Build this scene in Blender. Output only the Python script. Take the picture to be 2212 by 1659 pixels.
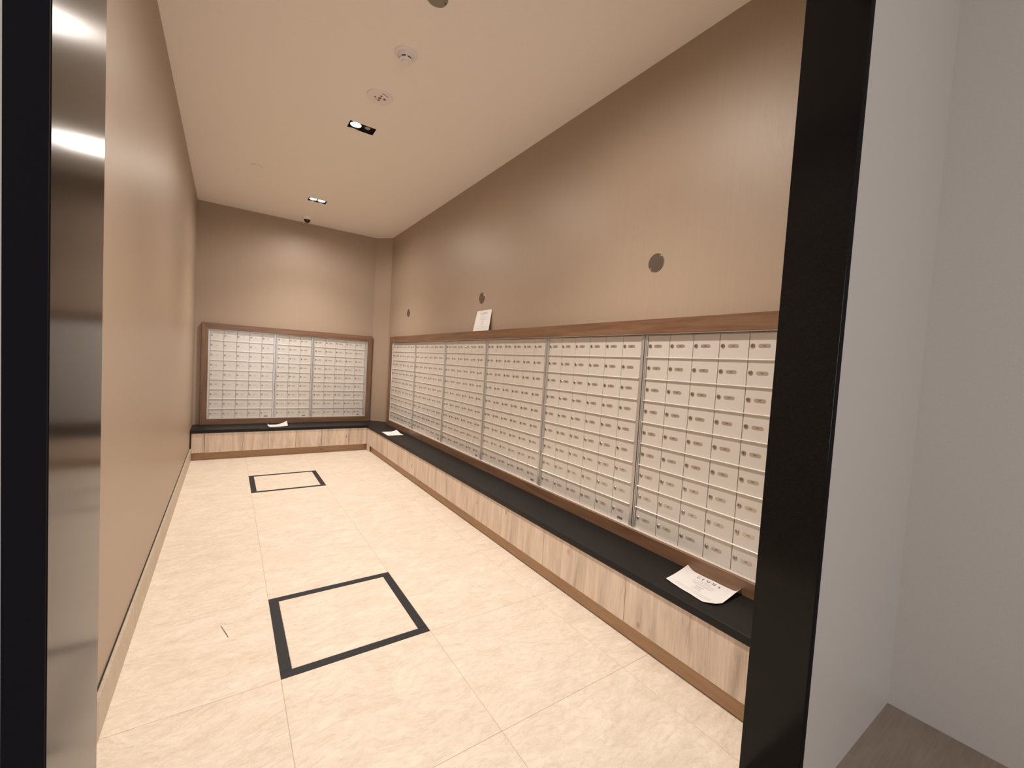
import bpy, bmesh, math, random
from mathutils import Vector, Matrix

C = bpy.context.scene.collection
for o in list(bpy.data.objects):
    bpy.data.objects.remove(o)
random.seed(7)
S = 1.42          # one design unit (the camera's height) in metres

# ------------------------------------------------------------------ camera
cam_d = bpy.data.cameras.new('camera')
cam = bpy.data.objects.new('camera', cam_d)
C.objects.link(cam)
cam_d.sensor_width = 36.0
cam_d.lens = 905.384 / 2212 * 36.0
cam_d.clip_start = 0.02
R_ = Vector((0.82683703, -0.55933864, 0.05899843))
U_ = Vector((-0.02293426, 0.07128044, 0.99719262))
F_ = Vector((0.5619738, 0.82586886, -0.04610929))
m = Matrix(((R_.x, U_.x, -F_.x), (R_.y, U_.y, -F_.y), (R_.z, U_.z, -F_.z)))
cam.matrix_world = Matrix.Translation((0, 0, S)) @ m.to_4x4()
bpy.context.scene.camera = cam

# ------------------------------------------------------------------ world, exposure
sc = bpy.context.scene
w = bpy.data.worlds.new('world'); sc.world = w
w.use_nodes = True
bg = w.node_tree.nodes['Background']
bg.inputs['Color'].default_value = (1.0, 0.955, 0.94, 1)
bg.inputs['Strength'].default_value = 0.86
vs = sc.view_settings
vs.view_transform = 'Standard'; vs.look = 'None'
vs.gamma = 1.0; vs.use_curve_mapping = False
vs.exposure = 0.29
SPOT_W = 95.0
SPOT_COL = (1.0, 0.895, 0.795)

# daylight from the glazed end of the corridor behind the camera
al = bpy.data.lights.new('corridor_daylight', 'AREA'); al.shape = 'RECTANGLE'
al.size = 2.4; al.size_y = 2.2; al.energy = 58.0; al.color = (0.90, 0.95, 1.0)
ao = bpy.data.objects.new('corridor_daylight', al); C.objects.link(ao)
ao.location = (0.1 * S, -2.9 * S, 1.15 * S); ao.rotation_euler = (math.radians(90), 0, 0)

# ------------------------------------------------------------------ room numbers (design units)
XL, XR, YB, ZC = -0.257, 1.4763, 4.8256, 2.3201
YD0, YD1 = 0.36, 0.485            # corridor face and room face of the partition
XJL, XJR = -0.0875, 1.0942        # inner faces of the door frame
XKR, YKB = 1.2644, 4.5484         # kickboard planes
XCF, YCF, ZCT = 1.2367, 4.5005, 0.2705
FR = 0.0245                        # how far the wooden frames stand out
ZP0, ZP1 = 0.3240, 1.1645         # opening of the frames

# ------------------------------------------------------------------ materials
def new_mat(name):
    m = bpy.data.materials.new(name); m.use_nodes = True
    return m, m.node_tree.nodes, m.node_tree.links, m.node_tree.nodes['Principled BSDF']

def plain(name, col, rough=0.5, metal=0.0, spec=0.5, emit=None, es=0.0):
    m, n, l, b = new_mat(name)
    b.inputs['Base Color'].default_value = (*col, 1)
    b.inputs['Roughness'].default_value = rough
    b.inputs['Metallic'].default_value = metal
    b.inputs['Specular IOR Level'].default_value = spec
    if emit:
        b.inputs['Emission Color'].default_value = (*emit, 1)
        b.inputs['Emission Strength'].default_value = es
    return m

def noise(n, l, vec, scale, detail=4, rough=0.55, dist=0.0):
    t = n.new('ShaderNodeTexNoise')
    t.inputs['Scale'].default_value = scale
    t.inputs['Detail'].default_value = detail
    t.inputs['Roughness'].default_value = rough
    t.inputs['Distortion'].default_value = dist
    l.new(vec, t.inputs['Vector'])
    return t.outputs['Fac']

def coords(n, l, scale=(1, 1, 1), rnd=0.0):
    tc = n.new('ShaderNodeTexCoord')
    mp = n.new('ShaderNodeMapping')
    mp.inputs['Scale'].default_value = scale
    l.new(tc.outputs['Object'], mp.inputs['Vector'])
    if rnd:
        oi = n.new('ShaderNodeObjectInfo')
        mu = n.new('ShaderNodeMath'); mu.operation = 'MULTIPLY'; mu.inputs[1].default_value = rnd
        l.new(oi.outputs['Random'], mu.inputs[0])
        l.new(mu.outputs[0], mp.inputs['Location'])
    return mp.outputs['Vector']

def ramp(n, l, fac, stops):
    r = n.new('ShaderNodeValToRGB')
    e = r.color_ramp.elements
    while len(e) < len(stops): e.new(0.5)
    for i, (p, c) in enumerate(stops):
        e[i].position = p; e[i].color = (*c, 1)
    l.new(fac, r.inputs['Fac'])
    return r.outputs['Color']

def bump(n, l, b, height, strength, dist):
    u = n.new('ShaderNodeBump')
    u.inputs['Strength'].default_value = strength
    u.inputs['Distance'].default_value = dist
    l.new(height, u.inputs['Height'])
    l.new(u.outputs['Normal'], b.inputs['Normal'])

def mix(n, l, a, b_, fac, mode='MIX'):
    x = n.new('ShaderNodeMix'); x.data_type = 'RGBA'; x.blend_type = mode
    if isinstance(fac, float): x.inputs['Factor'].default_value = fac
    else: l.new(fac, x.inputs['Factor'])
    l.new(a, x.inputs['A']); l.new(b_, x.inputs['B'])
    return x.outputs['Result']

def mat_wallpaper(name, c0, c1, rough):
    m, n, l, b = new_mat(name)
    v = coords(n, l, (420, 420, 1.5))
    f = noise(n, l, v, 1.0, 3, 0.6)
    v2 = coords(n, l, (900, 900, 20))
    f2 = noise(n, l, v2, 1.0, 2, 0.5)
    col = ramp(n, l, f, [(0.3, c0), (0.7, c1)])
    l.new(col, b.inputs['Base Color'])
    ad = n.new('ShaderNodeMath'); ad.operation = 'ADD'
    l.new(f, ad.inputs[0]); l.new(f2, ad.inputs[1])
    bump(n, l, b, ad.outputs[0], 0.22, 0.0012)
    b.inputs['Roughness'].default_value = rough
    return m
M_WALL = mat_wallpaper('wallpaper', (0.370, 0.282, 0.210), (0.400, 0.306, 0.230), 0.42)

def mat_ceiling():
    m, n, l, b = new_mat('ceiling_paint')
    f = noise(n, l, coords(n, l), 90, 3)
    col = ramp(n, l, f, [(0.3, (0.93, 0.865, 0.785)), (0.7, (0.95, 0.885, 0.805))])
    l.new(col, b.inputs['Base Color']); b.inputs['Roughness'].default_value = 0.75
    bump(n, l, b, f, 0.05, 0.001)
    return m
M_CEIL = mat_ceiling()

def mat_corridor():
    m, n, l, b = new_mat('corridor_paint')
    f = noise(n, l, coords(n, l), 260, 3)
    col = ramp(n, l, f, [(0.3, (0.50, 0.462, 0.43)), (0.7, (0.54, 0.502, 0.468))])
    l.new(col, b.inputs['Base Color']); b.inputs['Roughness'].default_value = 0.42
    bump(n, l, b, f, 0.12, 0.001)
    return m
M_CORR = mat_corridor()

def mat_stone(name, dark, light, relief):
    m, n, l, b = new_mat(name)
    v = coords(n, l, (1, 1, 1), 37.0)
    warp = n.new('ShaderNodeTexNoise'); warp.inputs['Scale'].default_value = 2.2; warp.inputs['Detail'].default_value = 3
    l.new(v, warp.inputs['Vector'])
    sub = n.new('ShaderNodeVectorMath'); sub.operation = 'MULTIPLY_ADD'
    sub.inputs[1].default_value = (0.18, 0.18, 0.18)
    l.new(warp.outputs['Color'], sub.inputs[0]); l.new(v, sub.inputs[2])
    mp = n.new('ShaderNodeMapping'); mp.inputs['Scale'].default_value = (1.0, 2.3, 1.0)
    oi = n.new('ShaderNodeObjectInfo')
    mr = n.new('ShaderNodeMath'); mr.operation = 'MULTIPLY'; mr.inputs[1].default_value = 6.28
    cx_ = n.new('ShaderNodeCombineXYZ')
    l.new(oi.outputs['Random'], mr.inputs[0]); l.new(mr.outputs[0], cx_.inputs['Z']); l.new(cx_.outputs[0], mp.inputs['Rotation'])
    l.new(sub.outputs[0], mp.inputs['Vector'])
    big = noise(n, l, mp.outputs['Vector'], 5.0, 6, 0.62, 0.6)
    fine = noise(n, l, mp.outputs['Vector'], 22.0, 5, 0.62, 0.7)
    vein = n.new('ShaderNodeTexNoise'); vein.noise_type = 'RIDGED_MULTIFRACTAL'
    vein.inputs['Scale'].default_value = 3.4; vein.inputs['Detail'].default_value = 5
    l.new(mp.outputs['Vector'], vein.inputs['Vector'])
    c1 = ramp(n, l, big, [(0.30, dark), (0.72, light)])
    c2 = ramp(n, l, fine, [(0.34, (0.90, 0.89, 0.87)), (0.58, (1, 1, 1))])
    l.new(mix(n, l, c1, c2, 1.0, 'MULTIPLY'), b.inputs['Base Color'])
    a1 = n.new('ShaderNodeMath'); a1.operation = 'MULTIPLY_ADD'; a1.inputs[1].default_value = 0.5
    l.new(fine, a1.inputs[0]); l.new(big, a1.inputs[2])
    a2 = n.new('ShaderNodeMath'); a2.operation = 'MULTIPLY_ADD'; a2.inputs[1].default_value = 0.25
    l.new(vein.outputs['Fac'], a2.inputs[0]); l.new(a1.outputs[0], a2.inputs[2])
    bump(n, l, b, a2.outputs[0], relief, 0.017)
    b.inputs['Roughness'].default_value = 0.55
    return m
M_TILE = mat_stone('beige_stone_tile', (0.74, 0.64, 0.53), (0.86, 0.77, 0.665), 0.75)
M_BASE = mat_stone('baseboard_tile', (0.50, 0.42, 0.33), (0.58, 0.49, 0.39), 0.2)
M_GROUT = plain('grout', (0.50, 0.42, 0.33), 0.9)
M_INLAY = plain('charcoal_tile', (0.026, 0.027, 0.031), 0.6, spec=0.25)

def mat_wood(name, axis, stops, rough, knots=True, rnd=23.0, stretch=14.0, bumpy=0.06):
    """grain runs along axis (0,1,2) of the object"""
    m, n, l, b = new_mat(name)
    sc_ = [stretch] * 3; sc_[axis] = 1.0
    v = coords(n, l, tuple(sc_), rnd)
    f = noise(n, l, v, 1.6, 6, 0.65, 0.5)
    sc2 = [60.0] * 3; sc2[axis] = 3.0
    g = noise(n, l, coords(n, l, tuple(sc2), rnd), 2.0, 4, 0.6)
    col = ramp(n, l, f, stops)
    fine = ramp(n, l, g, [(0.25, (0.84, 0.82, 0.80)), (0.65, (1, 1, 1))])
    out = mix(n, l, col, fine, 1.0, 'MULTIPLY')
    if knots:
        sc3 = [3.2] * 3; sc3[axis] = 1.7
        vo = n.new('ShaderNodeTexVoronoi'); vo.inputs['Scale'].default_value = 2.0
        l.new(coords(n, l, tuple(sc3), rnd), vo.inputs['Vector'])
        k = ramp(n, l, vo.outputs['Distance'], [(0.02, (0.52, 0.42, 0.34)), (0.10, (1, 1, 1))])
        out = mix(n, l, out, k, 1.0, 'MULTIPLY')
    l.new(out, b.inputs['Base Color'])
    b.inputs['Roughness'].default_value = rough
    bump(n, l, b, g, bumpy, 0.001)
    return m
OAK = [(0.30, (0.44, 0.345, 0.275)), (0.43, (0.66, 0.535, 0.435)), (0.55, (0.76, 0.625, 0.51)), (0.72, (0.83, 0.70, 0.59))]
M_OAK = mat_wood('pale_oak', 2, OAK, 0.5, stretch=8.5)
KICK = [(0.3, (0.42, 0.26, 0.145)), (0.7, (0.52, 0.33, 0.19))]
M_KICKX = mat_wood('kick_wood_x', 0, KICK, 0.5)
M_KICKY = mat_wood('kick_wood_y', 1, KICK, 0.5)
WAL = [(0.28, (0.13, 0.065, 0.035)), (0.5, (0.20, 0.11, 0.062)), (0.75, (0.27, 0.155, 0.09))]
M_WALX = mat_wood('frame_wood_x', 0, WAL, 0.33, False)
M_WALY = mat_wood('frame_wood_y', 1, WAL, 0.33, False)
M_WALZ = mat_wood('frame_wood_z', 2, WAL, 0.33, False)
FLW = [(0.3, (0.26, 0.20, 0.158)), (0.7, (0.35, 0.275, 0.22))]
M_CFLOOR = mat_wood('corridor_floor_wood', 0, FLW, 0.5, True, 0.0, 6.0)

def mat_counter():
    m, n, l, b = new_mat('charcoal_quartz')
    f = noise(n, l, coords(n, l), 160, 4, 0.7)
    col = ramp(n, l, f, [(0.35, (0.010, 0.0098, 0.010)), (0.7, (0.018, 0.0175, 0.018))])
    l.new(col, b.inputs['Base Color']); b.inputs['Roughness'].default_value = 0.45; b.inputs['Specular IOR Level'].default_value = 0.2
    bump(n, l, b, f, 0.08, 0.0006)
    return m
M_COUNTER = mat_counter()

def mat_alu(name, c, rough, metal, bs=0.10):
    m, n, l, b = new_mat(name)
    f = noise(n, l, coords(n, l), 700, 3, 0.7)
    c0 = tuple(x * 0.93 for x in c); c1 = tuple(min(1, x * 1.06) for x in c)
    l.new(ramp(n, l, f, [(0.3, c0), (0.7, c1)]), b.inputs['Base Color'])
    b.inputs['Roughness'].default_value = rough; b.inputs['Metallic'].default_value = metal
    bump(n, l, b, f, bs, 0.0004)
    return m
M_DOOR = mat_alu('satin_silver', (0.68, 0.645, 0.60), 0.32, 0.25)
M_RAIL = plain('rail_silver', (0.86, 0.82, 0.77), 0.25, 0.30)
M_STILE = mat_alu('stile_silver', (0.62, 0.60, 0.57), 0.30, 0.7)
M_LOCK = plain('lock_metal', (0.42, 0.35, 0.29), 0.25, 0.9)
M_PLATE = plain('plate_metal', (0.62, 0.57, 0.51), 0.30, 0.8)
M_DARK = plain('dark_gap', (0.02, 0.018, 0.016), 0.8)
M_INK = plain('printed_ink', (0.06, 0.055, 0.055), 0.7)
M_INKG = plain('grey_ink', (0.42, 0.40, 0.40), 0.8)
M_RED = plain('red_ink', (0.42, 0.12, 0.10), 0.6)
M_TAG = plain('maker_tag', (0.12, 0.105, 0.095), 0.4)
M_PAPER = plain('paper', (0.80, 0.79, 0.78), 0.8)
M_WHITE = plain('white_plastic', (0.88, 0.82, 0.79), 0.45)
M_DISCB = plain('brushed_disc', (0.30, 0.27, 0.235), 0.32, 1.0)
M_SCREW = plain('screw_metal', (0.75, 0.70, 0.64), 0.25, 1.0)
M_BLACKTRIM = plain('black_trim', (0.012, 0.010, 0.009), 0.45)
M_LAMP = plain('lit_lens', (1, 1, 1), 0.4, emit=(1.0, 0.95, 0.86), es=30.0)
M_LENS = plain('unlit_lens', (0.42, 0.40, 0.36), 0.35)
M_DOME = plain('smoked_dome', (0.03, 0.012, 0.008), 0.12)
M_CAP = plain('ceiling_cap', (0.94, 0.875, 0.795), 0.7)
M_HAIR = plain('twig_bark', (0.10, 0.06, 0.035), 0.8)

def mat_frame():
    m, n, l, b = new_mat('black_frame')
    f = noise(n, l, coords(n, l), 320, 3, 0.7)
    l.new(ramp(n, l, f, [(0.3, (0.004, 0.0036, 0.0035)), (0.75, (0.008, 0.007, 0.007))]), b.inputs['Base Color'])
    b.inputs['Roughness'].default_value = 0.15; b.inputs['Specular IOR Level'].default_value = 0.22
    bump(n, l, b, f, 0.05, 0.0005)
    return m
M_FRAME = mat_frame()

# ------------------------------------------------------------------ mesh helpers (design units in, metres out)
def box(bm, x0, x1, y0, y1, z0, z1, mi=0):
    vv = [bm.verts.new((x * S, y * S, z * S)) for x in (x0, x1) for y in (y0, y1) for z in (z0, z1)]
    fs = []
    for q in ((0, 1, 3, 2), (4, 6, 7, 5), (0, 4, 5, 1), (2, 3, 7, 6), (0, 2, 6, 4), (1, 5, 7, 3)):
        f = bm.faces.new([vv[i] for i in q]); f.material_index = mi; fs.append(f)
    return vv

def bevel_all(bm, w_, seg=1):
    bmesh.ops.bevel(bm, geom=list(bm.edges), offset=w_ * S, segments=seg, affect='EDGES', profile=0.6)

def prism(bm, pts, z0, z1, mi=0, ax='z'):
    """polygon pts (a,b) extruded; ax 'z': (a,b)->xy ; ax 'y': (a,b)->xz extruded along y"""
    def P(a, b, c):
        return (a * S, b * S, c * S) if ax == 'z' else (a * S, c * S, b * S)
    lo = [bm.verts.new(P(a, b, z0)) for a, b in pts]
    hi = [bm.verts.new(P(a, b, z1)) for a, b in pts]
    f = bm.faces.new(lo); f.material_index = mi
    f = bm.faces.new(hi); f.material_index = mi
    k = len(pts)
    for i in range(k):
        f = bm.faces.new((lo[i], lo[(i + 1) % k], hi[(i + 1) % k], hi[i])); f.material_index = mi
    bmesh.ops.recalc_face_normals(bm, faces=bm.faces)

def lathe(bm, prof, seg=24, mi=0, cx=0, cy=0, ax='z'):
    """prof = [(r, h)] revolved; ax 'z' up, ax 'y': height along y"""
    rings = []
    for r, h in prof:
        ring = []
        for i in range(seg):
            a = 2 * math.pi * i / seg
            p_, q_ = cx + r * math.cos(a), cy + r * math.sin(a)
            ring.append(bm.verts.new((p_ * S, q_ * S, h * S) if ax == 'z' else (p_ * S, h * S, q_ * S)))
        rings.append(ring)
    for a, b in zip(rings, rings[1:]):
        for i in range(seg):
            f = bm.faces.new((a[i], a[(i + 1) % seg], b[(i + 1) % seg], b[i])); f.material_index = mi
    f = bm.faces.new(rings[0]); f.material_index = mi
    f = bm.faces.new(rings[-1]); f.material_index = mi
    bmesh.ops.recalc_face_normals(bm, faces=bm.faces)

def to_mesh(name, bm, mats, smooth=False):
    me = bpy.data.meshes.new(name)
    bm.to_mesh(me); bm.free()
    for mm in (mats if isinstance(mats, (list, tuple)) else [mats]):
        me.materials.append(mm)
    if smooth:
        me.polygons.foreach_set('use_smooth', [True] * len(me.polygons))
        try: me.set_sharp_from_angle(angle=math.radians(35))
        except Exception: pass
    return me

def obj(name, me, parent=None, loc=(0, 0, 0), rot=(0, 0, 0)):
    o = bpy.data.objects.new(name, me); C.objects.link(o)
    o.location = tuple(c * S for c in loc); o.rotation_euler = rot
    if parent: o.parent = parent
    return o

def part(name, bm, mats, parent=None, loc=(0, 0, 0), rot=(0, 0, 0), smooth=False):
    return obj(name, to_mesh(name, bm, mats, smooth), parent, loc, rot)

def tag(o, label, cat, group=None):
    o['label'] = label; o['category'] = cat
    if group: o['group'] = group
    return o

def thing(name, label, cat, loc=(0, 0, 0), rotz=0.0, group=None):
    o = bpy.data.objects.new(name, None); C.objects.link(o)
    o.empty_display_size = 0.05
    o.location = tuple(c * S for c in loc); o.rotation_euler = (0, 0, rotz)
    return tag(o, label, cat, group)

def struct(name, bm, mats, loc=(0, 0, 0)):
    o = part(name, bm, mats, None, loc); o['kind'] = 'structure'; return o

def boxm(name, dims, mats, parent=None, loc=(0, 0, 0), bev=0.0, rot=(0, 0, 0)):
    bm = bmesh.new(); box(bm, *dims)
    if bev: bevel_all(bm, bev)
    return part(name, bm, mats, parent, loc, rot)

# ------------------------------------------------------------------ room shell
T = 0.08
XW = XR + 0.008; YW = YB + 0.008      # wallpaper planes behind the mailbox panels
CX0, CY1 = 1.347, 4.690               # ends of the splayed corner
bm = bmesh.new(); box(bm, XL - T, XL, YD1, YW + T, 0, ZC); struct('wall_left', bm, M_WALL)
bm = bmesh.new(); box(bm, XL, XW + T, YW, YW + T, 0, ZC); struct('wall_back', bm, M_WALL)
bm = bmesh.new(); box(bm, XW, XW + T, YD1, YW, 0, ZC); struct('wall_right', bm, M_WALL)
bm = bmesh.new(); prism(bm, [(CX0, YW), (XW, CY1), (XW, YW)], 0, ZC); struct('wall_corner', bm, M_WALL)
# partition between corridor and mail room
bm = bmesh.new()
box(bm, -1.6, -0.1055, YD0, YD1, 0, ZC)
box(bm, 1.1105, 1.7565, YD0, YD1, 0, ZC)
box(bm, -0.1055, 1.1105, YD0, YD1, 2.06, ZC)
struct('wall_front', bm, M_CORR)
bm = bmesh.new(); box(bm, 1.7565, 1.7565 + T, -3.0, YD1, 0, ZC); struct('wall_corridor', bm, M_CORR)
bm = bmesh.new(); box(bm, -1.6, 1.8365, -3.08, -3.0, 0, ZC); struct('wall_corridor_end', bm, M_CORR)
# ceilings
FIX = [(0.6125, 1.1400), (0.6125, 2.6060), (0.6125, 4.0690)]     # downlight centres
FW, FH = 0.0725, 0.0410                                            # half sizes of their cut-outs
bm = bmesh.new()
ys = [YD1]
for _, fy in FIX: ys += [fy - FH, fy + FH]
ys += [YW + T]
for i, (a, b) in enumerate(zip(ys, ys[1:])):
    if i % 2 == 0: box(bm, XL - T, XW + T, a, b, ZC, ZC + 0.02)
    else:
        box(bm, XL - T, 0.6125 - FW, a, b, ZC, ZC + 0.02); box(bm, 0.6125 + FW, XW + T, a, b, ZC, ZC + 0.02)
struct('ceiling', bm, M_CEIL)
bm = bmesh.new(); box(bm, -1.6, 1.7565 + T, -3.0, YD1, ZC, ZC + 0.02); struct('ceiling_corridor', bm, M_CEIL)
bm = bmesh.new(); box(bm, -1.6, 1.7565, -3.0, YD1, -0.03, 0.0)
struct('floor_corridor', bm, M_CFLOOR)

# tiled floor
bm = bmesh.new(); box(bm, XL - T, XW + T, YD1, YW + T, -0.03, -0.0010)
floor = struct('floor', bm, M_GROUT)
gx = [XL + 0.0, 0.1565, 0.6425, 1.1290, 1.2725]
gy = [0.4855, 0.8935, 1.3855, 1.8790, 2.3680, 2.8600, 3.3710, 3.8460, 4.3380, 4.5560]
tile_cache = {}
def tile_mesh(w_, h_, mat, nm='floor_tile', th=0.006):
    k = (round(w_, 4), round(h_, 4), mat.name)
    if k not in tile_cache:
        bm = bmesh.new(); box(bm, -w_ / 2, w_ / 2, -h_ / 2, h_ / 2, -th, 0)
        bevel_all(bm, 0.0005)
        tile_cache[k] = to_mesh(nm, bm, mat)
    return tile_cache[k]
G = 0.0011
for i in range(4):
    for j in range(len(gy) - 1):
        x0, x1, y0, y1 = gx[i], gx[i + 1], gy[j], gy[j + 1]
        cx, cy = (x0 + x1) / 2, (y0 + y1) / 2
        if i == 1 and j in (2, 6):
            st = 0.034; g = 0.0006
            obj('floor_tile', tile_mesh(x1 - x0 - 2 * st - 2 * g, y1 - y0 - 2 * st - 2 * g, M_TILE), floor, (cx, cy, 0))
            for yy in (y0 + st / 2, y1 - st / 2):
                obj('inlay_strip', tile_mesh(x1 - x0 - g, st - 2 * g, M_INLAY, 'inlay_strip'), floor, (cx, yy, 0))
            for xx in (x0 + st / 2, x1 - st / 2):
                obj('inlay_strip', tile_mesh(st - g, y1 - y0 - 2 * st - g, M_INLAY, 'inlay_strip'), floor, (xx, cy, 0))
        else:
            obj('floor_tile', tile_mesh(x1 - x0 - G, y1 - y0 - G, M_TILE), floor, (cx, cy, 0))

# tiled baseboard on the left wall
bm = bmesh.new(); box(bm, XL, XL + 0.0022, YD1, 4.5484, 0.0, 0.1135)
bb = struct('baseboard_left', bm, M_DARK)  # dark backing shows above the tiles as a painted shadow gap
yb_ = [0.4855, 0.8935, 1.3855, 1.8790, 2.3680, 2.8600, 3.3710, 3.8460, 4.3380, 4.5440]
for a, b in zip(yb_, yb_[1:]):
    me = None
    bm = bmesh.new(); box(bm, 0, 0.0085, -(b - a) / 2 + 0.0005, (b - a) / 2 - 0.0005, 0.0005, 0.1085); bevel_all(bm, 0.0008)
    part('baseboard_tile', bm, M_BASE, bb, (XL + 0.0022, (a + b) / 2, 0))

# black frame of the doorway
door = bpy.data.objects.new('door_1', None); C.objects.link(door); door['kind'] = 'structure'
door.location = (0.5 * S, YD0 * S, 0); dl = (-0.5, -YD0, 0)
def dpart(nm, dims):
    bm = bmesh.new(); box(bm, *dims); bevel_all(bm, 0.0006)
    part(nm, bm, M_FRAME, door, dl)
dpart('jamb', (-0.1055, XJL, YD0 - 0.0004, YD1 + 0.0010, 0, 2.0795))
dpart('jamb', (XJR, 1.1105, YD0 - 0.0004, YD1 + 0.0010, 0, 2.0795))
for nm, d in (('face_trim', (-0.1058, XJL - 0.0004, YD0 - 0.0024, YD0 - 0.0006, 0, 2.0797)), ('face_trim', (XJR + 0.0004, 1.1108, YD0 - 0.0024, YD0 - 0.0006, 0, 2.0797))):
    bm = bmesh.new(); box(bm, *d); part(nm, bm, plain('matte_black', (0.005, 0.0045, 0.006), 0.8, spec=0.12), door, dl)
dpart('head', (XJL, XJR, YD0 - 0.0004, YD1 + 0.0010, 2.0600, 2.0795))

# ------------------------------------------------------------------ low cabinets, kickboards, worktop
ZK = 0.0690; ZU = 0.2425
XP, YP = 1.2427, 4.5065          # front planes of the cabinet panels
def cabinet(along, a, b, label, group):
    """along 'y': right run (faces -X), along 'x': back run (faces -Y)"""
    if along == 'y':
        c = thing('low_cabinet', label, 'cabinet', (XP, (a + b) / 2, 0.0), 0, group)
        h = (b - a) / 2
        boxm('body', (0.0125, XW - XP - 0.001, -h + 0.0002, h - 0.0002, ZK, ZU), M_OAK, c)
        boxm('plinth', (XKR + 0.0125 - XP, XW - XP - 0.001, -h + 0.0002, h - 0.0002, 0.0, ZK - 0.0004), M_BLACKTRIM, c)
        boxm('front_panel', (0.0, 0.0120, -h + 0.0010, h - 0.0010, ZK, ZU - 0.0015), M_OAK, c, bev=0.0006)
    else:
        c = thing('low_cabinet', label, 'cabinet', ((a + b) / 2, YP, 0.0), 0, group)
        h = (b - a) / 2
        boxm('body', (-h + 0.0002, h - 0.0002, 0.0125, YW - YP - 0.001, ZK, ZU), M_OAK, c)
        boxm('plinth', (-h + 0.0002, h - 0.0002, YKB + 0.0125 - YP, YW - YP - 0.001, 0.0, ZK - 0.0004), M_BLACKTRIM, c)
        boxm('front_panel', (-h + 0.0010, h - 0.0010, 0.0, 0.0120, ZK, ZU - 0.0015), M_OAK, c, bev=0.0006)
    return c
ysm = [0.4880, 0.5090, 0.9976, 1.4865, 1.9750, 2.4640, 2.9520, 3.4405, 3.9290, 4.4170]
rl = ['narrow pale oak filler panel hidden behind the black door frame',
      'pale oak panelled low cabinet nearest the black door frame, below the curled printed notice',
      'pale oak low cabinet under the right worktop, second from the black door frame',
      'pale oak low cabinet under the right worktop, third from the black door frame',
      'pale oak low cabinet under the right worktop, fourth from the black door frame',
      'pale oak low cabinet under the right worktop, fifth from the black door frame',
      'pale oak low cabinet under the right worktop, sixth from the black door frame',
      'pale oak low cabinet under the right worktop, second from the inner corner',
      'pale oak low cabinet next to the inner corner, below the small flat white sheet']
for k in range(len(ysm) - 1):
    cabinet('y', ysm[k], ysm[k + 1], rl[k], 'low cabinets under the right worktop')
# back run
xs_ = [(-0.152, 0.332), (0.332, 0.5645), (0.5645, 0.797), (0.797, 1.2420)]
bl = ['wide pale oak low cabinet at the left end of the back run',
      'short knotty pale oak low cabinet in the back run, right of the wide left one',
      'short pale oak low cabinet in the back run, left of the wide right-hand one',
      'wide pale oak low cabinet at the right end of the back run']
for (a, b), lb in zip(xs_, bl): cabinet('x', a, b, lb, 'low cabinets under the back worktop')
c = thing('end_filler', 'narrow greyish oak filler panel between the left wall and the back cabinets', 'panel', (-0.21, YP, 0))
boxm('front_panel', (-0.036, 0.0390, 0.0020, 0.0120, ZK, ZU - 0.0015), M_OAK, c, bev=0.0005)
boxm('body', (-0.0365, 0.0570, 0.0125, YW - YP - 0.001, ZK, ZU), M_OAK, c)
boxm('plinth', (-0.0365, 0.0570, YKB + 0.0125 - YP, YW - YP - 0.001, 0, ZK - 0.0004), M_BLACKTRIM, c)
boxm('shadow_strip', (-0.0465, -0.0395, -0.0030, 0.0110, ZK, ZU), M_BLACKTRIM, c)['label'] = 'thin black strip in place of the shadow gap at the left wall'  # black strip put in for the shade between filler and wall
# corner post where the two runs meet
c = thing('corner_post', 'vertical pale oak post where the back and right cabinets meet', 'post', (XP, 4.4620, 0))
boxm('post', (0.0, 0.0120, -0.0445, 0.0445, 0.0, ZU), M_OAK, c, bev=0.0006)
# kickboards
def kick(nm, dims, mat, cuts, axis):
    root = bpy.data.objects.new(nm, None); C.objects.link(root); root['kind'] = 'structure'
    x0, x1, y0, y1, z0, z1 = dims
    lo, hi = (x0, x1) if axis == 0 else (y0, y1)
    e = [lo] + cuts + [hi]
    for a, b in zip(e, e[1:]):
        if axis == 0: d = (a + 0.0005, b - 0.0005, y0, y1, z0, z1)
        else: d = (x0, x1, a + 0.0005, b - 0.0005, z0, z1)
        boxm('kickboard', d, mat, root, bev=0.0004)
kick('trim_1', (XKR, XKR + 0.0120, YD1 + 0.002, 4.4835, 0.0030, ZK - 0.001), M_KICKY, [2.2048], 1)
kick('trim_2', (-0.2500, 1.2630, YKB, YKB + 0.0120, 0.0015, ZK - 0.001), M_KICKX, [], 0)

# worktop : one L-shaped slab with a splayed inner corner
bm = bmesh.new()
e = 0.0008
pts = [(XL + e, YCF), (XCF, YCF), (XCF, YD1 + 0.002), (XW - e, YD1 + 0.002), (XW - e, CY1 - e), (CX0 - e, YW - e), (XL + e, YW - e)]
prism(bm, pts, ZU + 0.0005, ZCT)
bevel_all(bm, 0.0012)
tag(part('worktop', bm, M_COUNTER), 'long charcoal L-shaped worktop running under both walls of mailboxes', 'worktop')

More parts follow.
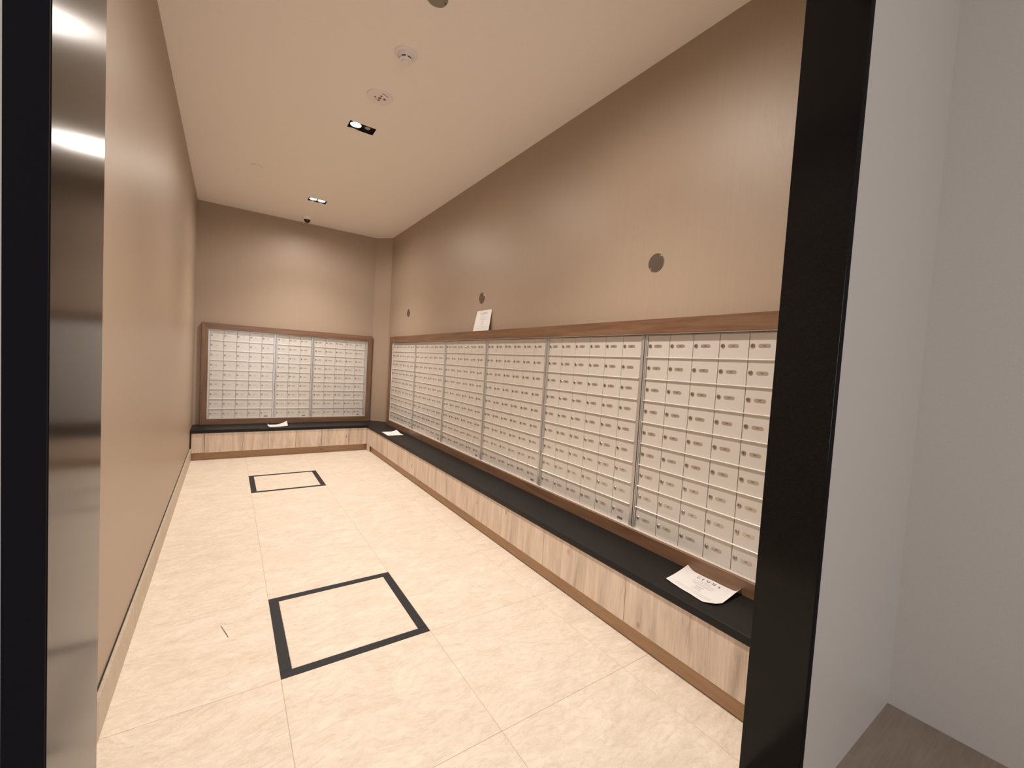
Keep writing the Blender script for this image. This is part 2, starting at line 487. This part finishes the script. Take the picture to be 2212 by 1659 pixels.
# ------------------------------------------------------------------ wooden frames round the mailboxes
def wood_frame(label, origin, rotz, L, left_w, right_w, mats):
    f = thing('wooden_frame', label, 'frame', origin, rotz)
    zb = ZCT + 0.0003 - origin[2]; zt = 1.2225 - origin[2]; z0 = ZP0 - origin[2]; z1 = ZP1 - origin[2]
    y0, y1 = -FR, 0.0075
    def mitre(nm, pts_, mat):
        bm = bmesh.new(); prism(bm, pts_, y0, y1, ax='y'); bevel_all(bm, 0.0007)
        part(nm, bm, mat, f)
    X0, X1 = -left_w, L + right_w
    mitre('top_rail', [(X0, zt), (X1, zt), (L, z1), (0, z1)], mats[0])
    mitre('bottom_rail', [(X0, zb), (0, z0), (L, z0), (X1, zb)], mats[0])
    mitre('side_rail', [(X0, zb), (X0, zt), (0, z1), (0, z0)], mats[1])
    mitre('side_rail', [(X1, zb), (L, z0), (L, z1), (X1, zt)], mats[1])
    bm = bmesh.new(); t = 0.0035; ya, yb2 = -0.0125, 0.0070
    box(bm, 0, L, ya, yb2, z1 - t, z1 - 0.0002); box(bm, 0, L, ya, yb2, z0 + 0.0002, z0 + 0.0021)
    box(bm, 0, t * 0.7, ya, yb2, z0 + 0.0021, z1 - t); box(bm, L - t * 0.7, L, ya, yb2, z0 + 0.0021, z1 - t)
    part('metal_edge', bm, M_RAIL, f)
    bm = bmesh.new(); box(bm, 0.002, L - 0.002, 0.0045, 0.0072, z0 + 0.004, z1 - 0.003)
    part('backing_board', bm, M_DARK, f)
    return f
LR = 4.4790 - 0.5030
wood_frame('long brown wood frame around the six mailbox panels on the right wall', (XR, 4.4790, ZCT), -math.pi / 2, LR, 0.060, 0.016, (M_WALX, M_WALZ))
LB = 1.2905 + 0.1525
wood_frame('shorter brown wood frame around the three mailbox panels on the back wall', (-0.1525, YB, ZCT), 0.0, LB, 0.0515, 0.0500, (M_WALX, M_WALZ))

# ------------------------------------------------------------------ mailboxes
RP = 0.0921                     # row pitch
ROWS = 9
def door_mesh(pw):
    bm = bmesh.new(); box(bm, 0.0010, pw - 0.0010, 0.0, 0.0040, 0.0006, RP - 0.0010)
    bevel_all(bm, 0.0006)
    return to_mesh('mailbox_door', bm, M_DOOR)
def lock_mesh():
    bm = bmesh.new()
    lathe(bm, [(0.0078, 0.0), (0.0078, -0.0016), (0.0066, -0.0030), (0.0030, -0.0033)], 14, 0, ax='y')
    box(bm, -0.0007, 0.0007, -0.0036, -0.0030, -0.0030, 0.0030, 1)
    return to_mesh('lock', bm, [M_LOCK, M_DARK], True)
def plate_mesh():
    bm = bmesh.new()
    hw, hh = 0.0192, 0.0062
    pts = []
    for i in range(7):
        a = -math.pi / 2 + math.pi * i / 6
        pts.append((hw - hh + hh * math.cos(a), hh * math.sin(a)))
    for i in range(7):
        a = math.pi / 2 + math.pi * i / 6
        pts.append((-hw + hh + hh * math.cos(a), hh * math.sin(a)))
    prism(bm, pts, -0.0011, 0.0, 0, 'y')
    for k in range(4):          # tiny engraved unit number, too small to read
        x = -0.0045 + k * 0.0026
        box(bm, x, x + 0.0017, -0.00135, -0.0010, -0.0019, 0.0019, 1)
    return to_mesh('number_plate', bm, [M_PLATE, M_TAG])
LOCK, PLATE = lock_mesh(), plate_mesh()

def bank(label, origin, rotz, cols, pw, group):
    """origin: lower left corner of the panel seen from the front"""
    W_ = cols * pw + 0.030
    b = thing('mailbox_panel', label, 'mailboxes', origin, rotz, group)
    H = ROWS * RP
    zb = 0.0015
    f = bmesh.new()
    box(f, 0.0003, 0.0055, -0.0070, 0.0040, 0.0, zb + H + 0.0016)
    box(f, 0.0058, 0.0118, -0.0045, 0.0040, 0.0, zb + H + 0.0016)
    bevel_all(f, 0.0005)
    part('left_stile', f, M_STILE, b)
    f = bmesh.new()
    box(f, W_ - 0.0175, W_ - 0.0060, -0.0045, 0.0040, 0.0, zb + H + 0.0016)
    box(f, W_ - 0.0057, W_ - 0.0003, -0.0070, 0.0040, 0.0, zb + H + 0.0016)
    bevel_all(f, 0.0005)
    part('right_stile', f, M_STILE, b)
    f = bmesh.new(); box(f, 0.0120, W_ - 0.0177, -0.0045, 0.0040, 0.0004, zb - 0.0003); part('bottom_rail', f, M_RAIL, b)
    f = bmesh.new(); box(f, 0.0120, W_ - 0.0177, -0.0030, 0.0040, zb + H, zb + H + 0.0016); part('top_rail', f, M_STILE, b)
    rm = None
    f = bmesh.new(); box(f, 0.0110, W_ - 0.0185, -0.0072, 0.0, -0.0024, 0.0024)
    bmesh.ops.bevel(f, geom=[ed for ed in f.edges if abs(ed.verts[0].co.x - ed.verts[1].co.x) > 0.01], offset=0.0018 * S, segments=3, affect='EDGES')
    rm = to_mesh('shelf_rail', f, M_RAIL, True)
    dm = DOORS.setdefault(pw, door_mesh(pw))
    for r in range(1, ROWS):
        obj('shelf_rail', rm, b, (0, 0, zb + r * RP))
    for r in range(ROWS):
        for c_ in range(cols):
            d = obj('mailbox_door', dm, b, (0.0120 + c_ * pw, 0, zb + r * RP))
            obj('lock', LOCK, d, (0.0125, 0, 0.0475), (0, random.uniform(-0.15, 0.15), 0))
            obj('number_plate', PLATE, d, (0.0125 + 0.0378, 0, 0.0475))
    f = bmesh.new(); box(f, -0.0145, 0.0145, -0.0008, 0.0, -0.0048, 0.0048)
    box(f, -0.0110, -0.0020, -0.0010, -0.0007, -0.0008, 0.0008, 1); box(f, 0.0010, 0.0100, -0.0010, -0.0007, -0.0008, 0.0008, 1)
    part('maker_plate', f, [M_TAG, M_PLATE], b, (W_ - 0.0177 - pw * 0.50, 0, zb + 0.0125))['label'] = 'small dark plate below the lowest lock'
    return b
DOORS = {}
ordr = ['six-column mailbox panel at the far end of the right wall, by the splayed corner',
        'six-column mailbox panel on the right wall, second from the splayed corner',
        'six-column mailbox panel on the right wall, third from the splayed corner',
        'six-column mailbox panel on the right wall, fourth from the splayed corner',
        'six-column mailbox panel on the right wall, second from the black door frame',
        'nearest mailbox panel on the right wall, cut off by the black door frame']
PITCH = 0.6610
for k in range(6):
    bank(ordr[k], (XR, 4.4765 - k * PITCH, ZP0 + 0.0025), -math.pi / 2, 6, (PITCH - 0.0035 - 0.030) / 6, 'mailbox panels on the right wall')
PB = 0.1033
x = -0.1500
for n_, lb in ((5, 'five-column mailbox panel at the left of the back wall'),
               (3, 'narrow three-column mailbox panel in the middle of the back wall'),
               (5, 'five-column mailbox panel at the right of the back wall, by the splayed corner')):
    bank(lb, (x, YB, ZP0 + 0.0025), 0.0, n_, PB, 'mailbox panels on the back wall')
    x += n_ * PB + 0.030 + 0.0020

# ------------------------------------------------------------------ printed notices
def letters():
    """high-contrast capitals: list of (polygon) in a unit-high box, with advance widths"""
    E_ = ([[(0.08, 0), (0.30, 0), (0.30, 1), (0.08, 1)], [(0.30, 0.95), (0.62, 0.95), (0.62, 1), (0.30, 1)],
           [(0.30, 0.49), (0.52, 0.49), (0.52, 0.53), (0.30, 0.53)], [(0.30, 0), (0.66, 0), (0.66, 0.05), (0.30, 0.05)]], 0.85)
    M_ = ([[(0.06, 0), (0.10, 0), (0.10, 1), (0.06, 1)], [(0.08, 1), (0.30, 1), (0.62, 0.02), (0.50, 0.02)],
           [(0.54, 0.04), (0.58, 0.04), (0.94, 1), (0.90, 1)], [(0.88, 0), (1.10, 0), (1.10, 1), (0.88, 1)]], 1.35)
    A_ = ([[(0.02, 0), (0.07, 0), (0.46, 1), (0.42, 1)], [(0.36, 1), (0.54, 1), (0.96, 0), (0.72, 0)],
           [(0.18, 0.33), (0.68, 0.33), (0.68, 0.37), (0.20, 0.37)]], 1.1)
    g = []
    N = 16
    for i in range(N):
        a0 = math.radians(42 + (300 - 42) * i / N); a1 = math.radians(42 + (300 - 42) * (i + 1) / N)
        def ro(a): return (0.5 + 0.48 * math.cos(a), 0.5 + 0.52 * math.sin(a))
        def ri(a): return (0.5 + 0.48 * math.cos(a) * (0.62 if math.cos(a) < 0 else 0.92), 0.5 + 0.47 * math.sin(a))
        g.append([ro(a0), ro(a1), ri(a1), ri(a0)])
    g.append([(0.68, 0.05), (0.86, 0.12), (0.86, 0.46), (0.68, 0.46)])
    return [(g, 1.15), E_, M_, M_, A_]

def notice(label, surf, lines, title=True, group=None):
    """surf(u,v) -> point (design units); u left to right, v bottom to top"""
    root = None
    nu, nv = 28, 20
    bm = bmesh.new()
    gr = [[bm.verts.new(tuple(c * S for c in surf(i / nu, j / nv))) for i in range(nu + 1)] for j in range(nv + 1)]
    for j in range(nv):
        for i in range(nu):
            bm.faces.new((gr[j][i], gr[j][i + 1], gr[j + 1][i + 1], gr[j + 1][i]))
    bmesh.ops.recalc_face_normals(bm, faces=bm.faces)
    bmesh.ops.solidify(bm, geom=list(bm.faces), thickness=0.0004)
    root = part('paper_notice', bm, M_PAPER, smooth=True)
    tag(root, label, 'paper', group)
    def lift(u, v, h):
        p = Vector(surf(u, v)); a = Vector(surf(u + 0.01, v)) - p; b = Vector(surf(u, v + 0.01)) - p
        nn = a.cross(b).normalized()
        return (p + nn * h) * S
    def inked(nm, polys, mat):
        bm = bmesh.new()
        for pl in polys:
            vv = [bm.verts.new(lift(u, v, 0.0007)) for u, v in pl]
            try: bm.faces.new(vv)
            except ValueError: pass
        part(nm, bm, mat, root)
    if title:
        L = letters(); tot = sum(a for _, a in L) + 0.55 * 4
        hgt = 0.105; wid = 0.44; k = wid / tot; x0 = 0.5 - wid / 2; polys = []
        for g, adv in L:
            for pl in g: polys.append([(x0 + px * k, 0.80 + py * hgt) for px, py in pl])
            x0 += (adv + 0.55) * k
        inked('title_lettering', polys, M_INK)
    polys = []
    for (cx, cy, w_, h_) in lines:
        n_ = max(2, int(w_ / 0.035)); sx = cx - w_ / 2; step = w_ / n_
        for i in range(n_):
            wd = step * random.uniform(0.72, 0.90)
            polys.append([(sx + i * step, cy), (sx + i * step + wd, cy), (sx + i * step + wd, cy + h_), (sx + i * step, cy + h_)])
    if polys: inked('small_print', polys, M_INKG)
    return root
BODY = [(0.5, 0.715, 0.20, 0.012), (0.5, 0.655, 0.42, 0.014), (0.5, 0.575, 0.40, 0.012), (0.5, 0.535, 0.34, 0.012),
        (0.5, 0.455, 0.16, 0.014), (0.5, 0.42, 0.13, 0.010), (0.5, 0.365, 0.13, 0.010), (0.5, 0.33, 0.16, 0.010), (0.5, 0.29, 0.20, 0.010),
        (0.5, 0.195, 0.72, 0.011), (0.5, 0.125, 0.70, 0.011)]
# leaning on the top of the right frame (bottom edge stands out, top rests on the wall)
def s_wall(u, v):
    ya = 2.6750 - 0.2020 * u + (1 - v) * (0.014 - 0.018 * u)
    return (XR - 0.0155 + 0.0215 * v + 0.002 * math.sin(u * 3.1), ya, 1.2232 + 0.1460 * v)
notice('small printed white notice leaning on top of the long wooden frame against the right wall', s_wall, BODY)
# curled sheet on the worktop near the doorway
def s_near(u, v):
    yy = 0.8800 - 0.1970 * u + 0.004 * v - 0.006 * (1 - v) * (1 - u)
    xx = 1.2820 + 0.1680 * v + 0.022 * (1 - u) * (1 - v) ** 2
    z = ZCT + 0.0016
    z += 0.016 * max(0, (0.18 - u) / 0.18) ** 2 * v ** 2 + 0.004 * max(0, (0.15 - u) / 0.15) * (1 - v)
    z += 0.020 * max(0, (u - 0.88) / 0.12) ** 2 * v ** 1.5
    t = max(0, (u - 0.80) / 0.20) * max(0, 0.30 - v) / 0.30
    z += 0.004 * t
    xx += 0.024 * t; yy += 0.010 * t
    z += 0.0010 * math.sin(u * 9) ** 2
    return (xx, yy, z)
notice('curled white printed notice lying on the worktop near the black door frame', s_near, BODY)
def s_corner(u, v):
    yy = 4.045 - 0.205 * u; xx = 1.252 + 0.148 * v
    z = ZCT + 0.0014 + 0.016 * max(0, v - 0.6) ** 2 * 6 * max(0, 0.5 - u) * 2 + 0.0008 * math.sin(u * 6)
    return (xx, yy, z)
notice('small flat white sheet on the worktop near the inner corner, one corner lifted', s_corner, [], False)
def s_back(u, v):
    xx = 0.305 + 0.192 * u + 0.004 * v; yy = 4.552 + 0.140 * v
    z = ZCT + 0.0012 + 0.034 * max(0, (0.26 - u) / 0.26) ** 2 + 0.036 * max(0, (u - 0.42) / 0.58) ** 2 * (0.25 + 0.75 * v)
    if u < 0.12: xx += 0.022 * (0.12 - u) / 0.12
    return (xx, yy, z)
notice('curled white sheet on the back worktop with both ends bent upwards', s_back, [], False)

# ------------------------------------------------------------------ blank covers on the right wall
def wall_disc(y, z, label):
    t = thing('cover_disc', label, 'cover', (XW, y, z), -math.pi / 2, 'round blank covers on the right wall')
    bm = bmesh.new(); lathe(bm, [(0.0385, 0.0), (0.0385, -0.0022), (0.0375, -0.0030), (0.001, -0.0032)], 40, ax='y')
    part('disc', bm, M_DISCB, t, smooth=True)
    for s in (-1, 1):
        bm = bmesh.new(); lathe(bm, [(0.0026, -0.0030), (0.0026, -0.0040), (0.0010, -0.0046)], 12, ax='y', cx=-0.0 + s * 0.0240, cy=s * 0.0240)
        part('screw', bm, M_SCREW, t, smooth=True)
wall_disc(1.1555, 1.4640, 'round metal blank cover on the right wall nearest the black door frame, largest in view')
wall_disc(2.6240, 1.4590, 'round metal blank cover on the right wall just above the leaning notice')
wall_disc(4.0900, 1.4550, 'round metal blank cover on the right wall nearest the splayed corner, smallest in view')

# ------------------------------------------------------------------ ceiling fittings
def downlight(i, x, y, lit, label):
    t = thing('downlight', label, 'ceiling light', (x, y, ZC), 0, 'twin recessed downlights')
    bm = bmesh.new(); d = 0.030; k = 0.0015
    # open box: four sides and a lid
    box(bm, -FW, -FW + k, -FH, FH, -0.0012, d); box(bm, FW - k, FW, -FH, FH, -0.0012, d)
    box(bm, -FW + k, FW - k, -FH, -FH + k, -0.0012, d); box(bm, -FW + k, FW - k, FH - k, FH, -0.0012, d)
    box(bm, -FW, FW, -FH, FH, d, d + 0.003)
    part('housing', bm, M_BLACKTRIM, t)
    for s, on in zip((-1, 1), lit):
        cx = s * 0.0330
        bm = bmesh.new(); zt = 0.0045
        lathe(bm, [(0.0325, zt + 0.012), (0.0325, zt), (0.0300, zt), (0.0290, zt + 0.006), (0.0285, zt + 0.0121)], 28, cx=cx)
        g = part('lamp_ring', bm, M_BLACKTRIM, t, smooth=True)
        bm = bmesh.new(); rr = 0.0285 if on else 0.0160
        lathe(bm, [(rr, zt + 0.006), (rr, zt + 0.0035), (rr * 0.8, zt + 0.0030)], 24, cx=cx)
        part('lens', bm, M_LAMP if on else M_LENS, g)['label'] = 'glowing white lens' if on else 'unlit grey lens'
        if on:
            ld = bpy.data.lights.new('downlight_beam', 'SPOT'); ld.energy = SPOT_W; ld.color = SPOT_COL
            ld.spot_size = math.radians(112); ld.spot_blend = 1.0; ld.shadow_soft_size = 0.028
            lo = bpy.data.objects.new('downlight_beam', ld); C.objects.link(lo); lo.parent = t
            lo.location = (cx * S, 0, -0.003)
            l2 = bpy.data.lights.new('downlight_spill', 'SPOT'); l2.energy = 27.0; l2.color = SPOT_COL
            l2.spot_size = math.radians(172); l2.spot_blend = 0.62; l2.shadow_soft_size = 0.028
            lo2 = bpy.data.objects.new('downlight_spill', l2); C.objects.link(lo2); lo2.parent = t
            lo2.location = (cx * S, 0, -0.003)
downlight(0, *FIX[0], (1, 1), 'black twin downlight in the ceiling closest to the doorway, above the view')
downlight(1, *FIX[1], (1, 0), 'black twin downlight in the middle of the ceiling, left lamp lit and right lamp dark')
downlight(2, *FIX[2], (1, 1), 'black twin downlight near the back wall with both lamps lit')

# smoke detector
t = thing('smoke_detector', 'white stepped smoke detector with dark slots on the ceiling', 'detector', (0.6100, 1.8650, ZC))
bm = bmesh.new(); lathe(bm, [(0.0480, 0), (0.0480, -0.0030), (0.0450, -0.0060), (0.0380, -0.0075)], 40); part('base', bm, M_WHITE, t, smooth=True)
bm = bmesh.new(); lathe(bm, [(0.0360, -0.0070), (0.0350, -0.0130), (0.0285, -0.0210)], 40); part('body', bm, M_WHITE, t, smooth=True)
bm = bmesh.new(); lathe(bm, [(0.0262, -0.0205), (0.0262, -0.0275)], 32); part('slots', bm, M_DARK, t)
bm = bmesh.new()
for k in range(6):
    a = k * math.pi / 3 + 0.35
    p = Vector((math.cos(a), math.sin(a))) * 0.0255; q = Vector((-math.sin(a), math.cos(a))) * 0.0045
    vv = [(p + q), (p - q), (p * 1.09 - q), (p * 1.09 + q)]
    prism(bm, [(v.x, v.y) for v in vv], -0.0280, -0.0200)
part('rib', bm, M_WHITE, t)
bm = bmesh.new(); lathe(bm, [(0.0282, -0.0272), (0.0270, -0.0310), (0.0185, -0.0330), (0.0170, -0.0395), (0.0140, -0.0410)], 36); part('cap', bm, M_WHITE, t, smooth=True)
# alarm speaker disc
t = thing('ceiling_speaker', 'flat pale round alarm speaker with grey perforations and small red lettering', 'speaker', (0.6095, 2.2430, ZC))
bm = bmesh.new(); lathe(bm, [(0.0640, 0), (0.0640, -0.0035), (0.0620, -0.0060), (0.0300, -0.0066)], 48); part('faceplate', bm, M_WHITE, t, smooth=True)
bm = bmesh.new()
for px, py, r in ((0, 0, .0095), (0.0225, -0.004, .0085), (-0.0225, 0.003, .0065), (0, 0.0205, .0078), (0.002, -0.0205, .0065), (-0.014, 0.018, .004)):
    for k in range(7):
        a = k * math.pi * 2 / 6; rr = 0 if k == 6 else r * 0.62
        lathe(bm, [(r * 0.34, -0.0067), (r * 0.34, -0.0070)], 8, cx=px + rr * math.cos(a), cy=py + rr * math.sin(a))
part('perforations', bm, plain('perforation_grey', (0.16, 0.12, 0.10), 0.6), t)
bm = bmesh.new()
for k in range(5):
    a = math.radians(-86 + 9.0 * k); px, py = 0.045 * math.cos(a), 0.045 * math.sin(a)
    box(bm, px - 0.0025, px + 0.0022, py - 0.0032, py + 0.0032, -0.0068, -0.0060)
part('red_marking', bm, M_RED, t)
# dome camera
t = thing('dome_camera', 'small dome camera with dark dome on the ceiling by the back wall', 'camera', (0.6110, 4.6300, ZC))
bm = bmesh.new(); lathe(bm, [(0.0430, 0), (0.0430, -0.0110), (0.0380, -0.0220), (0.0300, -0.0240)], 32); part('base', bm, M_WHITE, t, smooth=True)
bm = bmesh.new(); lathe(bm, [(0.0290, -0.0235)] + [(0.0285 * math.cos(a), -0.024 - 0.0290 * math.sin(a)) for a in [0.0, 0.3, 0.6, 0.9, 1.2, 1.45]], 28)
part('dome', bm, M_DOME, t, smooth=True)
# concealed sprinkler cap
t = thing('sprinkler_cap', 'flush pale round sprinkler cap on the left of the ceiling', 'sprinkler', (0.1400, 3.6400, ZC))
bm = bmesh.new(); lathe(bm, [(0.0330, 0), (0.0330, -0.0022), (0.0315, -0.0034), (0.001, -0.0036)], 36); part('cover', bm, M_CAP, t, smooth=True)
bm = bmesh.new(); lathe(bm, [(0.0350, 0.0), (0.0350, -0.0004)], 36); part('shadow_ring', bm, M_GROUT, t)  # darker ring painted for the arc of shadow round the cap
# grey blank cover at the very top
t = thing('ceiling_cover', 'grey metal round blank cover cut by the top edge of the photo', 'cover', (0.6040, 1.5190, ZC))
bm = bmesh.new(); lathe(bm, [(0.0385, 0), (0.0385, -0.0022), (0.0375, -0.0030), (0.001, -0.0032)], 40); part('disc', bm, M_DISCB, t, smooth=True)
for s in (-1, 1):
    bm = bmesh.new(); lathe(bm, [(0.0026, -0.0030), (0.0026, -0.0040), (0.0010, -0.0044)], 12, cx=s * 0.031, cy=0); part('screw', bm, M_DARK, t)

# ------------------------------------------------------------------ twig on the floor
bm = bmesh.new()
pts = [Vector((0.0012, 1.7708, 0.0016)), Vector((0.0082, 1.7425, 0.0018)), Vector((0.0160, 1.7140, 0.0018)), Vector((0.0233, 1.6856, 0.0014))]
prev = None
for i, p in enumerate(pts):
    r = (0.0005, 0.0007, 0.0009, 0.0008)[i]
    ring = [bm.verts.new(((p.x + r * math.cos(k * math.pi / 3)) * S, p.y * S, (p.z + r * math.sin(k * math.pi / 3)) * S)) for k in range(6)]
    if prev:
        for k in range(6): bm.faces.new((prev[k], prev[(k + 1) % 6], ring[(k + 1) % 6], ring[k]))
    else: bm.faces.new(ring)
    prev = ring
bm.faces.new(prev)
bmesh.ops.recalc_face_normals(bm, faces=bm.faces)
tag(part('twig', bm, M_HAIR), 'thin dark twig lying on the beige tiles left of the nearer charcoal square', 'twig')
